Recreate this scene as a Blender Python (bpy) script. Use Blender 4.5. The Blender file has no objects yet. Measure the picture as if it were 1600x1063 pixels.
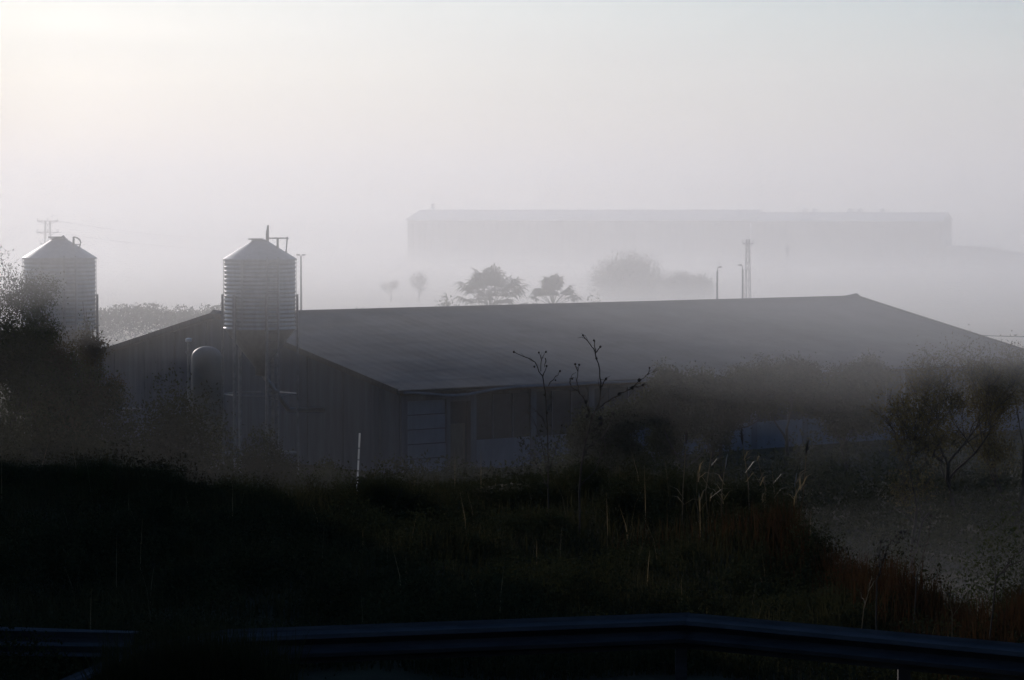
import bpy, bmesh, math, random
import numpy as np
from mathutils import Vector, Matrix

# ------------------------------------------------------------------ camera, sky, sun, exposure
scene = bpy.context.scene
COL = scene.collection
F_PX, PITCH, CAM_Z = 4566.0, math.radians(2.508), 10.5
SUN_AZ, SUN_EL = math.radians(-22.0), math.radians(13.0)      # azimuth from the view axis (+Y), left is negative

cam_data = bpy.data.cameras.new('camera')
cam_data.sensor_width = 36.0
cam_data.lens = F_PX / 1600.0 * 36.0
cam_data.clip_start = 0.5
cam_data.clip_end = 8000.0
cam = bpy.data.objects.new('camera', cam_data)
cam.location = (0, 0, CAM_Z)
cam.rotation_euler = (math.pi / 2 - PITCH, 0, 0)
COL.objects.link(cam)
scene.camera = cam

world = bpy.data.worlds.new('World')
scene.world = world
world.use_nodes = True
wn, wl = world.node_tree.nodes, world.node_tree.links
wn.clear()
sky = wn.new('ShaderNodeTexSky')
sky.sky_type = 'NISHITA'
sky.sun_disc = False
sky.sun_elevation = SUN_EL
sky.sun_rotation = SUN_AZ
sky.air_density, sky.dust_density, sky.ozone_density = 1.0, 0.8, 5.0
bg = wn.new('ShaderNodeBackground')
bg.inputs['Strength'].default_value = 0.145
wo = wn.new('ShaderNodeOutputWorld')
# thin streaky high cloud over the whole sky
wtc = wn.new('ShaderNodeTexCoord')
wmp = wn.new('ShaderNodeMapping'); wmp.inputs['Scale'].default_value = (1.0, 1.0, 14.0)
wns = wn.new('ShaderNodeTexNoise'); wns.inputs['Scale'].default_value = 5.0; wns.inputs['Detail'].default_value = 5.0
wcr = wn.new('ShaderNodeValToRGB')
wcr.color_ramp.elements[0].position, wcr.color_ramp.elements[1].position = 0.35, 0.7
wcr.color_ramp.elements[0].color, wcr.color_ramp.elements[1].color = (0.93, 0.95, 0.97, 1), (1.12, 1.12, 1.13, 1)
wmx = wn.new('ShaderNodeMix'); wmx.data_type = 'RGBA'; wmx.blend_type = 'MULTIPLY'; wmx.inputs[0].default_value = 1.0
wl.new(wtc.outputs['Generated'], wmp.inputs['Vector']); wl.new(wmp.outputs[0], wns.inputs['Vector']); wl.new(wns.outputs['Fac'], wcr.inputs['Fac'])
wl.new(sky.outputs[0], wmx.inputs[6]); wl.new(wcr.outputs['Color'], wmx.inputs[7])
wl.new(wmx.outputs[2], bg.inputs['Color'])
wl.new(bg.outputs[0], wo.inputs['Surface'])

sun_data = bpy.data.lights.new('sun', 'SUN')
sun_data.energy = 5.0
sun_data.angle = math.radians(0.5)
sun_data.color = (1.0, 0.895, 0.835)
sun = bpy.data.objects.new('sun', sun_data)
to_sun = Vector((math.sin(SUN_AZ) * math.cos(SUN_EL), math.cos(SUN_AZ) * math.cos(SUN_EL), math.sin(SUN_EL)))
sun.rotation_euler = (-to_sun).to_track_quat('-Z', 'Y').to_euler()
sun.location = (-60, 120, 60)
COL.objects.link(sun)

scene.view_settings.view_transform = 'Standard'
scene.view_settings.look = 'None'
scene.view_settings.gamma = 1.0
scene.view_settings.exposure = -0.86
cy = scene.cycles
cy.max_bounces = 8
cy.diffuse_bounces = 2
cy.glossy_bounces = 2
cy.transmission_bounces = 3
cy.transparent_max_bounces = 12
cy.volume_bounces = 6
cy.use_denoising = True
cy.use_adaptive_sampling = True
cy.adaptive_threshold = 0.03
cy.sample_clamp_indirect = 4.0
cy.caustics_reflective = False
cy.caustics_refractive = False

# ------------------------------------------------------------------ helpers
rng = np.random.default_rng(7)
random.seed(7)
_C, _S = math.cos(PITCH), math.sin(PITCH)


def at(px, py, y):
    """world point seen at photograph pixel (px, py) at ground distance y"""
    rx, rz = (px - 800) / F_PX, -(py - 531.5) / F_PX
    t = y / (_C + rz * _S)
    return Vector((rx * t, y, CAM_Z + t * (-_S + rz * _C)))


def mat(name, color, rough=0.8, var=0.25, scale=3.0, metal=0.0, bump=0.0, color2=None, translucent=0.0, stretch=None, spec=0.3):
    m = bpy.data.materials.new(name)
    m.use_nodes = True
    n, l = m.node_tree.nodes, m.node_tree.links
    p = n['Principled BSDF']
    p.inputs['Roughness'].default_value = rough
    p.inputs['Metallic'].default_value = metal
    p.inputs['Specular IOR Level'].default_value = spec
    tc = n.new('ShaderNodeTexCoord')
    mp = n.new('ShaderNodeMapping')
    if stretch:
        mp.inputs['Scale'].default_value = stretch
    l.new(tc.outputs['Object'], mp.inputs['Vector'])
    ns = n.new('ShaderNodeTexNoise')
    ns.inputs['Scale'].default_value = scale
    ns.inputs['Detail'].default_value = 6.0
    ns.inputs['Roughness'].default_value = 0.65
    l.new(mp.outputs[0], ns.inputs['Vector'])
    cr = n.new('ShaderNodeValToRGB')
    cr.color_ramp.elements[0].position = 0.3
    cr.color_ramp.elements[1].position = 0.7
    a = [max(0.0, c * (1 - var)) for c in color]
    b = list(color2) if color2 else [min(1.0, c * (1 + var)) for c in color]
    cr.color_ramp.elements[0].color = (*a, 1)
    cr.color_ramp.elements[1].color = (*b, 1)
    l.new(ns.outputs['Fac'], cr.inputs['Fac'])
    l.new(cr.outputs['Color'], p.inputs['Base Color'])
    if bump:
        bp = n.new('ShaderNodeBump')
        bp.inputs['Strength'].default_value = bump
        bp.inputs['Distance'].default_value = 0.05
        l.new(ns.outputs['Fac'], bp.inputs['Height'])
        l.new(bp.outputs[0], p.inputs['Normal'])
    if translucent:
        tr = n.new('ShaderNodeBsdfTranslucent')
        l.new(cr.outputs['Color'], tr.inputs['Color'])
        mx = n.new('ShaderNodeMixShader')
        mx.inputs['Fac'].default_value = translucent
        l.new(p.outputs[0], mx.inputs[1])
        l.new(tr.outputs[0], mx.inputs[2])
        l.new(mx.outputs[0], n['Material Output'].inputs['Surface'])
    return m


M = {
    'ground': mat('soil', (0.05, 0.042, 0.032), 1.0, 0.4, 0.6, bump=0.5, color2=(0.075, 0.07, 0.04), spec=0.05),
    'fog_bounce': mat('fog_bounce', (0.34, 0.30, 0.22), 1.0, 0.2, 0.05, spec=0.05),
    'galv': mat('galvanised_steel', (0.27, 0.275, 0.29), 0.46, 0.15, 6.0, metal=0.85, stretch=(1, 1, 0.3)),
    'steel': mat('dull_steel', (0.2, 0.2, 0.21), 0.5, 0.3, 5.0, metal=0.7),
    'rail': mat('weathered_guardrail', (0.075, 0.072, 0.078), 0.6, 0.35, 4.0, metal=0.35, stretch=(0.4, 1, 4)),
    'roof': mat('fibre_cement_roof', (0.095, 0.092, 0.09), 0.9, 0.3, 0.5, bump=0.15, color2=(0.125, 0.122, 0.12)),
    'wall': mat('stained_render', (0.075, 0.082, 0.10), 0.9, 0.45, 0.9, stretch=(2.5, 2.5, 0.25), bump=0.1),
    'clad': mat('weathered_cladding', (0.085, 0.092, 0.112), 0.85, 0.3, 1.1, stretch=(3, 3, 0.3), bump=0.1),
    'pale': mat('pale_paint', (0.115, 0.13, 0.165), 0.75, 0.25, 1.2, stretch=(1, 1, 0.4)),
    'darkop': mat('netting_and_inner_shade', (0.022, 0.026, 0.034), 0.9, 0.3, 4.0),
    'tank': mat('tank_plastic', (0.13, 0.13, 0.13), 0.55, 0.15, 2.0),
    'wood': mat('old_wood', (0.09, 0.075, 0.06), 0.9, 0.35, 4.0, stretch=(3, 3, 0.4), bump=0.2),
    'bark': mat('bark', (0.05, 0.042, 0.035), 0.95, 0.35, 6.0, bump=0.3),
    'stalk': mat('dead_stalk', (0.07, 0.055, 0.04), 0.9, 0.35, 8.0),
    'leaf': mat('leaf_green', (0.05, 0.065, 0.025), 0.6, 0.35, 1.8, color2=(0.085, 0.095, 0.035), translucent=0.21, spec=0.0),
    'leaf_dark': mat('leaf_dark', (0.042, 0.046, 0.024), 0.6, 0.35, 1.5, color2=(0.07, 0.072, 0.032), translucent=0.15, spec=0.0),
    'leaf_red': mat('leaf_autumn', (0.085, 0.055, 0.032), 0.7, 0.35, 1.5, color2=(0.10, 0.085, 0.04), translucent=0.24, spec=0.0),
    'leaf_tan': mat('leaf_tan', (0.13, 0.105, 0.05), 0.7, 0.3, 1.5, color2=(0.15, 0.13, 0.06), translucent=0.24, spec=0.0),
    'grass': mat('grass_blades', (0.055, 0.06, 0.025), 0.6, 0.4, 0.9, color2=(0.10, 0.085, 0.04), translucent=0.21, spec=0.0),
    'dry': mat('dry_grass', (0.09, 0.055, 0.026), 0.7, 0.35, 1.2, color2=(0.075, 0.036, 0.018), translucent=0.24, spec=0.0),
    'reed': mat('reed_straw', (0.2, 0.155, 0.085), 0.6, 0.3, 3.0, translucent=0.45),
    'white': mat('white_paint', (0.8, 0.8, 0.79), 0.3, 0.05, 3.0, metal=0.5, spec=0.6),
    'marker': mat('marker_plastic', (0.8, 0.8, 0.78), 0.35, 0.05, 3.0, translucent=0.6, spec=0.5),
    'hall': mat('hall_cladding', (0.12, 0.12, 0.13), 0.6, 0.12, 0.4),
    'hallroof': mat('hall_roof_sheet', (0.78, 0.79, 0.82), 0.5, 0.08, 0.3),
    'wire': mat('cable', (0.04, 0.04, 0.04), 0.6, 0.1, 3.0),
    'lens': mat('lamp_glass', (0.6, 0.62, 0.62), 0.15, 0.1, 3.0, spec=0.5),
    'palm': mat('palm_frond', (0.05, 0.06, 0.03), 0.6, 0.3, 2.0, translucent=0.25),
}


class MB:
    def __init__(self):
        self.v, self.f = [], []

    def add(self, vs, fs):
        o = len(self.v)
        self.v += [tuple(p) for p in vs]
        self.f += [tuple(i + o for i in q) for q in fs]
        return self

    def box(self, c, s, axes=None):
        hx, hy, hz = s[0] / 2, s[1] / 2, s[2] / 2
        ax = axes or (Vector((1, 0, 0)), Vector((0, 1, 0)), Vector((0, 0, 1)))
        c = Vector(c)
        vs = [c + ax[0] * (i * hx) + ax[1] * (j * hy) + ax[2] * (k * hz) for i in (-1, 1) for j in (-1, 1) for k in (-1, 1)]
        return self.add(vs, [(0, 1, 3, 2), (4, 6, 7, 5), (0, 4, 5, 1), (2, 3, 7, 6), (0, 2, 6, 4), (1, 5, 7, 3)])

    def tube(self, pts, radii, sides=6, caps=True):
        pts = [Vector(p) for p in pts]
        if not hasattr(radii, '__len__'):
            radii = [radii] * len(pts)
        rings, n = [], len(pts)
        prev = None
        vs, fs = [], []
        for i, p in enumerate(pts):
            d = (pts[min(i + 1, n - 1)] - pts[max(i - 1, 0)])
            d = d.normalized() if d.length > 1e-9 else Vector((0, 0, 1))
            if prev is None:
                a = d.cross(Vector((0, 0, 1)))
                if a.length < 0.1:
                    a = d.cross(Vector((1, 0, 0)))
            else:
                a = prev - d * prev.dot(d)
            a.normalize()
            prev = a
            b = d.cross(a)
            for k in range(sides):
                t = 2 * math.pi * k / sides
                vs.append(p + (a * math.cos(t) + b * math.sin(t)) * radii[i])
        for i in range(n - 1):
            for k in range(sides):
                k2 = (k + 1) % sides
                fs.append((i * sides + k, i * sides + k2, (i + 1) * sides + k2, (i + 1) * sides + k))
        if caps:
            fs.append(tuple(range(sides - 1, -1, -1)))
            fs.append(tuple((n - 1) * sides + k for k in range(sides)))
        return self.add(vs, fs)

    def lathe(self, prof, sides=48, centre=(0, 0, 0), wob=None):
        vs, fs = [], []
        n = len(prof)
        for r, z in prof:
            for k in range(sides):
                t = 2 * math.pi * k / sides
                rr = r * (1 + (wob(k) if wob else 0))
                vs.append((centre[0] + rr * math.cos(t), centre[1] + rr * math.sin(t), centre[2] + z))
        for i in range(n - 1):
            for k in range(sides):
                k2 = (k + 1) % sides
                fs.append((i * sides + k, i * sides + k2, (i + 1) * sides + k2, (i + 1) * sides + k))
        fs.append(tuple(range(sides - 1, -1, -1)))
        fs.append(tuple((n - 1) * sides + k for k in range(sides)))
        return self.add(vs, fs)

    def mesh(self, name, m, smooth=False):
        me = bpy.data.meshes.new(name)
        me.from_pydata(self.v, [], self.f)
        if m is not None:
            me.materials.append(M[m] if isinstance(m, str) else m)
        if smooth:
            me.shade_smooth()
        me.update()
        return me

    def build(self, name, m, parent=None, smooth=False, loc=None):
        o = bpy.data.objects.new(name, self.mesh(name, m, smooth))
        COL.objects.link(o)
        o.parent = parent
        if loc is not None:
            o.location = loc
        return o


def tag(o, label=None, cat=None, group=None, kind=None):
    if label: o['label'] = label
    if cat: o['category'] = cat
    if group: o['group'] = group
    if kind: o['kind'] = kind
    return o


def empty(name, loc, rz=0.0):
    o = bpy.data.objects.new(name, None)
    o.location = loc
    o.rotation_euler.z = rz
    o.empty_display_size = 0.3
    COL.objects.link(o)
    return o


def inst(me, name, parent, loc=(0, 0, 0), rot=(0, 0, 0), scale=(1, 1, 1)):
    o = bpy.data.objects.new(name, me)
    COL.objects.link(o)
    o.parent = parent
    o.location, o.rotation_euler, o.scale = loc, rot, scale
    return o


def quads_mesh(name, V, m, nv=4):
    """V: (n, nv, 3) array of separate faces"""
    n = len(V)
    me = bpy.data.meshes.new(name)
    me.vertices.add(n * nv)
    me.vertices.foreach_set('co', np.ascontiguousarray(V, dtype=np.float32).ravel())
    me.loops.add(n * nv)
    me.loops.foreach_set('vertex_index', np.arange(n * nv, dtype=np.int32))
    me.polygons.add(n)
    me.polygons.foreach_set('loop_start', np.arange(0, n * nv, nv, dtype=np.int32))
    me.update(calc_edges=True)
    me.validate()
    me.materials.append(M[m])
    return me


def leaves(P, size, r=rng, up=0.25, aspect=0.5):
    """diamond leaves at points P (n,3)"""
    n = len(P)
    d = r.normal(size=(n, 3)); d[:, 2] += up
    d /= np.linalg.norm(d, axis=1)[:, None] + 1e-9
    e = r.normal(size=(n, 3))
    e -= d * (d * e).sum(1)[:, None]
    e /= np.linalg.norm(e, axis=1)[:, None] + 1e-9
    s = (size * r.uniform(0.55, 1.35, n))[:, None]
    w = s * aspect
    V = np.stack([P, P + d * s * 0.5 + e * w * 0.5, P + d * s, P + d * s * 0.5 - e * w * 0.5], 1)
    return V


# ------------------------------------------------------------------ ground
def edge_y(x):
    # the rim of the roadside terrace: far on the left and centre, swinging in towards the road on the right
    e = np.interp(x, [2.3, 2.9, 3.3, 3.6, 3.95, 4.5, 4.9, 6.5, 9.0], [40.0, 38.6, 36.0, 32.8, 30.2, 28.9, 28.0, 26.0, 24.5])
    return e + (0.6 * np.sin(x * 0.9 + 1.0) + 0.35 * np.sin(x * 2.3)) * np.clip((3.4 - x) / 2.0, 0.15, 1)


def sstep(t):
    t = np.clip(t, 0, 1)
    return t * t * (3 - 2 * t)


def ground_z(x, y):
    x, y = np.asarray(x, float), np.asarray(y, float)
    terr = 6.3 + 0.12 * np.sin(x * 0.7 + y * 0.31) + 0.08 * np.sin(x * 1.9 - y * 0.8)
    terr = terr + 0.12 * np.exp(-((x + 9) / 6) ** 2)
    e = edge_y(x)
    run = 44.0 - 16 * sstep((x - 1.5) / 4)
    k = 1 - sstep((y - e) / run)
    z = terr * k
    knoll = 1 - np.clip(y / 15.0, 0, 1)
    z = np.where(y < 15, 6.3 + 2.5 * np.where(y < 0, 1, knoll), z)
    # added unseen knoll left of the view, shaped to shade the near terrace
    z = z + 26.0 * sstep((-x - 0.185 * y - 0.6) / 4.0) * sstep((y - 40) / 10.0) * (1 - sstep((y - 67) / 14.0)) * (1 - sstep((-x - 60) / 60.0))
    z = z + 60.0 * sstep((-y - 6) / 95.0) * (1 - 0.5 * sstep((np.abs(x) - 150) / 400.0))     # added unseen rise behind the viewer, blocking sky light from the bank
    return z


def gz(x, y):
    return float(ground_z(x, y))


def axis(lo, hi, dense_lo, dense_hi, step, n):
    mid = np.arange(dense_lo, dense_hi + step, step)
    a = dense_lo - np.geomspace(step, dense_lo - lo, n)[::-1]
    b = dense_hi + np.geomspace(step, hi - dense_hi, n)
    return np.unique(np.concatenate([a, mid, b]))


xs = axis(-1400, 1400, -24, 24, 0.6, 24)
ys = axis(-300, 2600, 10, 100, 0.6, 26)
X, Y = np.meshgrid(xs, ys)
Z = ground_z(X, Y)
nx, ny = len(xs), len(ys)
gv = np.stack([X, Y, Z], -1).reshape(-1, 3)
ii = (np.arange(ny - 1)[:, None] * nx + np.arange(nx - 1)[None, :]).ravel()
gf = np.stack([ii, ii + 1, ii + 1 + nx, ii + nx], 1)
gm = bpy.data.meshes.new('ground')
gm.from_pydata(gv.tolist(), [], gf.tolist())
gm.materials.append(M['ground'])
gm.shade_smooth()
go = bpy.data.objects.new('ground', gm)
COL.objects.link(go)
tag(go, 'dark sloping ground running from the roadside down to the misty valley', None, kind='structure')

# pale sheet added on the valley floor to bounce light into the low fog
fx, fy = np.linspace(-600, 600, 13), np.linspace(175, 1500, 14)
sv = [(float(x), float(y), 0.03) for y in fy for x in fx]
sf = [(j * 13 + i, j * 13 + i + 1, j * 13 + 14 + i, j * 13 + 13 + i) for j in range(13) for i in range(12)]
sm = bpy.data.meshes.new('fog_bounce_sheet')
sm.from_pydata(sv, [], sf)
sm.materials.append(M['fog_bounce'])
so = bpy.data.objects.new('field', sm)
COL.objects.link(so)
tag(so, 'pale sheet added to bounce light into the fog behind the shed', None, kind='structure')

# ------------------------------------------------------------------ poultry shed
TH = 0.69695786
U = Vector((math.cos(TH), math.sin(TH), 0))
Vv = Vector((-math.sin(TH), math.cos(TH), 0))
UP = Vector((0, 0, 1))
E1 = Vector((-4.53, 115.89, 0))
W, L, ZE, RISE = 25.75, 39.92, 3.4, 2.734
SH = empty('long_shed', E1, TH)          # local: x along the length, y across towards the far side
tag(SH, 'long low farm shed with a wide grey gabled roof behind the two silos', 'shed')
ov = 0.45


def roof_z(y):
    return ZE + RISE * (1 - abs(y - W / 2) / (W / 2))


# two roof slopes built of lapped corrugated rows
def slope_mesh(side):
    b = MB()
    rows = 9
    nxs = 134
    for r in range(rows):
        t0, t1 = r / rows, (r + 1) / rows
        for_y = []
        vs, fs = [], []
        for j, t in enumerate((t0 - (0.012 if r else 0), t1)):
            y = t * W / 2 if side == 0 else W - t * W / 2
            for i in range(nxs):
                x = L * i / (nxs - 1)
                dz = 0.005 * (1 if i % 2 else 0) + (0.004 if j == 0 else 0.0)
                sag = -0.03 * math.sin(x * 0.55) * math.sin(t * 3.0)
                vs.append((x, y, ZE + RISE * t + dz + sag))
        for i in range(nxs - 1):
            q = (i, i + 1, nxs + i + 1, nxs + i)
            fs.append(q if side == 0 else q[::-1])
        b.add(vs, fs)
    # underside
    y0, y1 = (0, W / 2) if side == 0 else (W, W / 2)
    b.add([(0, y0, ZE - 0.1), (L, y0, ZE - 0.1), (L, y1, ZE + RISE - 0.1), (0, y1, ZE + RISE - 0.1)], [(0, 3, 2, 1)])
    return b


slope_mesh(0).build('roof', 'roof', SH)
slope_mesh(1).build('roof', 'roof', SH)
rc = MB()
for x0, x1, z0, z1 in ((0.8, L - 0.8, 0.05, 0.05), (-0.08, 0.8, 0.17, 0.05), (L - 0.8, L + 0.08, 0.05, 0.17)):
    vs = []
    for x, dz in ((x0, z0), (x1, z1)):
        vs += [(x, W / 2 - 0.32, roof_z(W / 2 - 0.32) + 0.045), (x, W / 2, ZE + RISE + dz), (x, W / 2 + 0.32, roof_z(W / 2 - 0.32) + 0.045)]
    rc.add(vs, [(0, 3, 4, 1), (1, 4, 5, 2), (0, 1, 2), (3, 5, 4)])
rc.build('ridge_cap', 'roof', SH)
for x in (-0.03, L + 0.03):                 # barge boards along the verges
    for side in (0, 1):
        y0, y1 = (0, W / 2) if side == 0 else (W, W / 2)
        b = MB()
        vs = []
        for y, z in ((y0, ZE), (y1, ZE + RISE)):
            for dx in (-0.03, 0.03):
                for dz in (-0.16, 0.075):
                    vs.append((x + dx, y, z + dz))
        b.add(vs, [(0, 1, 3, 2), (4, 6, 7, 5), (0, 4, 5, 1), (2, 3, 7, 6), (0, 2, 6, 4), (1, 5, 7, 3)])
        b.build('barge_board', 'wood', SH)
# gable walls of upright cladding sheets
for xw, tname in ((ov, 0), (L - ov, 1)):
    n = 20
    for i in range(n):
        y0 = ov + (W - 2 * ov) * i / n + 0.012
        y1 = ov + (W - 2 * ov) * (i + 1) / n - 0.012
        dx = 0.03 if i % 2 else 0.0
        z0, z1 = roof_z(y0) - 0.12, roof_z(y1) - 0.12
        b = MB()
        vs = []
        for x in (xw - 0.05 - dx, xw + 0.05):
            vs += [(x, y0, -0.2), (x, y1, -0.2), (x, y1, z1)]
            if y0 < W / 2 < y1:
                vs += [(x, W / 2, ZE + RISE - 0.12)]
            vs += [(x, y0, z0)]
        k = len(vs) // 2
        fs = [tuple(range(k))[::-1], tuple(range(k, 2 * k))]
        fs += [(a, (a + 1) % k, k + (a + 1) % k, k + a) for a in range(k)]
        b.add(vs, fs)
        b.build('cladding_sheet', 'clad', SH)
# long near wall: pale dado, piers, dark netted openings, a sectional door and a doorway
DADO = 1.2
wy = ov
door_s, dark_s = (0.75, 2.75), (2.95, 4.15)
b = MB(); b.box(((ov + door_s[0]) / 2, wy, (ZE - 0.25) / 2), (door_s[0] - ov, 0.2, ZE - 0.25)); b.build('pier', 'wall', SH)
b = MB(); b.box(((door_s[1] + dark_s[0]) / 2, wy, (ZE - 0.25) / 2), (0.2, 0.2, ZE - 0.25)); b.build('pier', 'wall', SH)
dz0, dz1 = 0.0, 2.95
ph = (dz1 - dz0) / 5
dp = MB(); dp.box((0, 0, 0), (door_s[1] - door_s[0] - 0.04, 0.06, ph - 0.045)); dpm = dp.mesh('door_panel', 'pale')
door = MB(); door.box(((door_s[0] + door_s[1]) / 2, wy + 0.06, (dz0 + dz1) / 2), (door_s[1] - door_s[0], 0.05, dz1 - dz0))
door = door.build('sectional_door', 'darkop', SH)
for i in range(5):
    inst(dpm, 'door_panel', door, ((door_s[0] + door_s[1]) / 2, wy - 0.01 - 0.02 * (i % 2), dz0 + ph * (i + 0.5)), (0, 0, 0.012 * (i - 2)))
b = MB(); b.box(((door_s[0] + door_s[1]) / 2, wy, 3.05), (door_s[1] - door_s[0], 0.2, 0.2)); b.build('lintel', 'wall', SH)
b = MB(); b.box(((dark_s[0] + dark_s[1]) / 2, wy + 0.25, 1.4), (dark_s[1] - dark_s[0], 0.05, 2.9)); b.build('doorway', 'darkop', SH)  # dark sheet, its colour standing in for the unlit interior
b = MB(); b.box(((dark_s[0] + dark_s[1]) / 2, wy, 2.98), (dark_s[1] - dark_s[0], 0.2, 0.3)); b.build('lintel', 'wall', SH)
b = MB(); b.box((3.5, wy + 0.15, 0.95), (0.75, 0.06, 1.9)); b.build('inner_door', 'wood', SH)
bay = (L - ov - dark_s[1]) / 11
dado_m = MB(); dado_m.box((0, 0, 0), (bay - 0.32, 0.16, DADO)); dado_m = dado_m.mesh('dado', 'pale')
pier_m = MB(); pier_m.box((0, 0, 0), (0.3, 0.24, ZE - 0.2)); pier_m = pier_m.mesh('pier', 'wall')
win_m = MB(); win_m.box((0, 0, 0), (bay - 0.32, 0.05, ZE - 0.35 - DADO)); win_m = win_m.mesh('netted_opening', 'darkop')
bar_m = MB(); bar_m.box((0, 0, 0), (0.05, 0.05, ZE - 0.37 - DADO)); bar_m = bar_m.mesh('mullion', 'wall')
for i in range(11):
    x = dark_s[1] + bay * (i + 0.5)
    inst(pier_m, 'pier', SH, (x - bay / 2, wy, (ZE - 0.2) / 2))
    inst(dado_m, 'dado', SH, (x, wy, DADO / 2))
    w = inst(win_m, 'netted_opening', SH, (x, wy + 0.03, DADO + (ZE - 0.35 - DADO) / 2))
    for dx in (-bay / 6, bay / 6):
        inst(bar_m, 'mullion', w, (dx, -0.06, 0))
b = MB(); b.box((L / 2, wy, ZE - 0.17), (L - 2 * ov, 0.18, 0.14)); b.build('wall_plate', 'wood', SH)
b = MB(); b.box((L / 2, W - ov, (ZE - 0.2) / 2), (L - 2 * ov, 0.2, ZE - 0.2)); b.build('wall', 'wall', SH)
# gutter, loose and sagging near the door
pts = []
for i in range(60):
    x = 0.25 + (L - 0.5) * i / 59
    sag = 0.24 * math.exp(-((x - 3.0) / 1.7) ** 2) if x < 7 else 0.03 * math.sin(x * 0.9)
    pts.append((x, -0.07, ZE - 0.06 - abs(sag)))
b = MB(); b.tube(pts, 0.06, 6); b.build('gutter', 'pale', SH, smooth=True)

# ------------------------------------------------------------------ feed silos
SILO_Y = 114.0
PXM = SILO_Y / F_PX          # metres per photograph pixel at the silos


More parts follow.
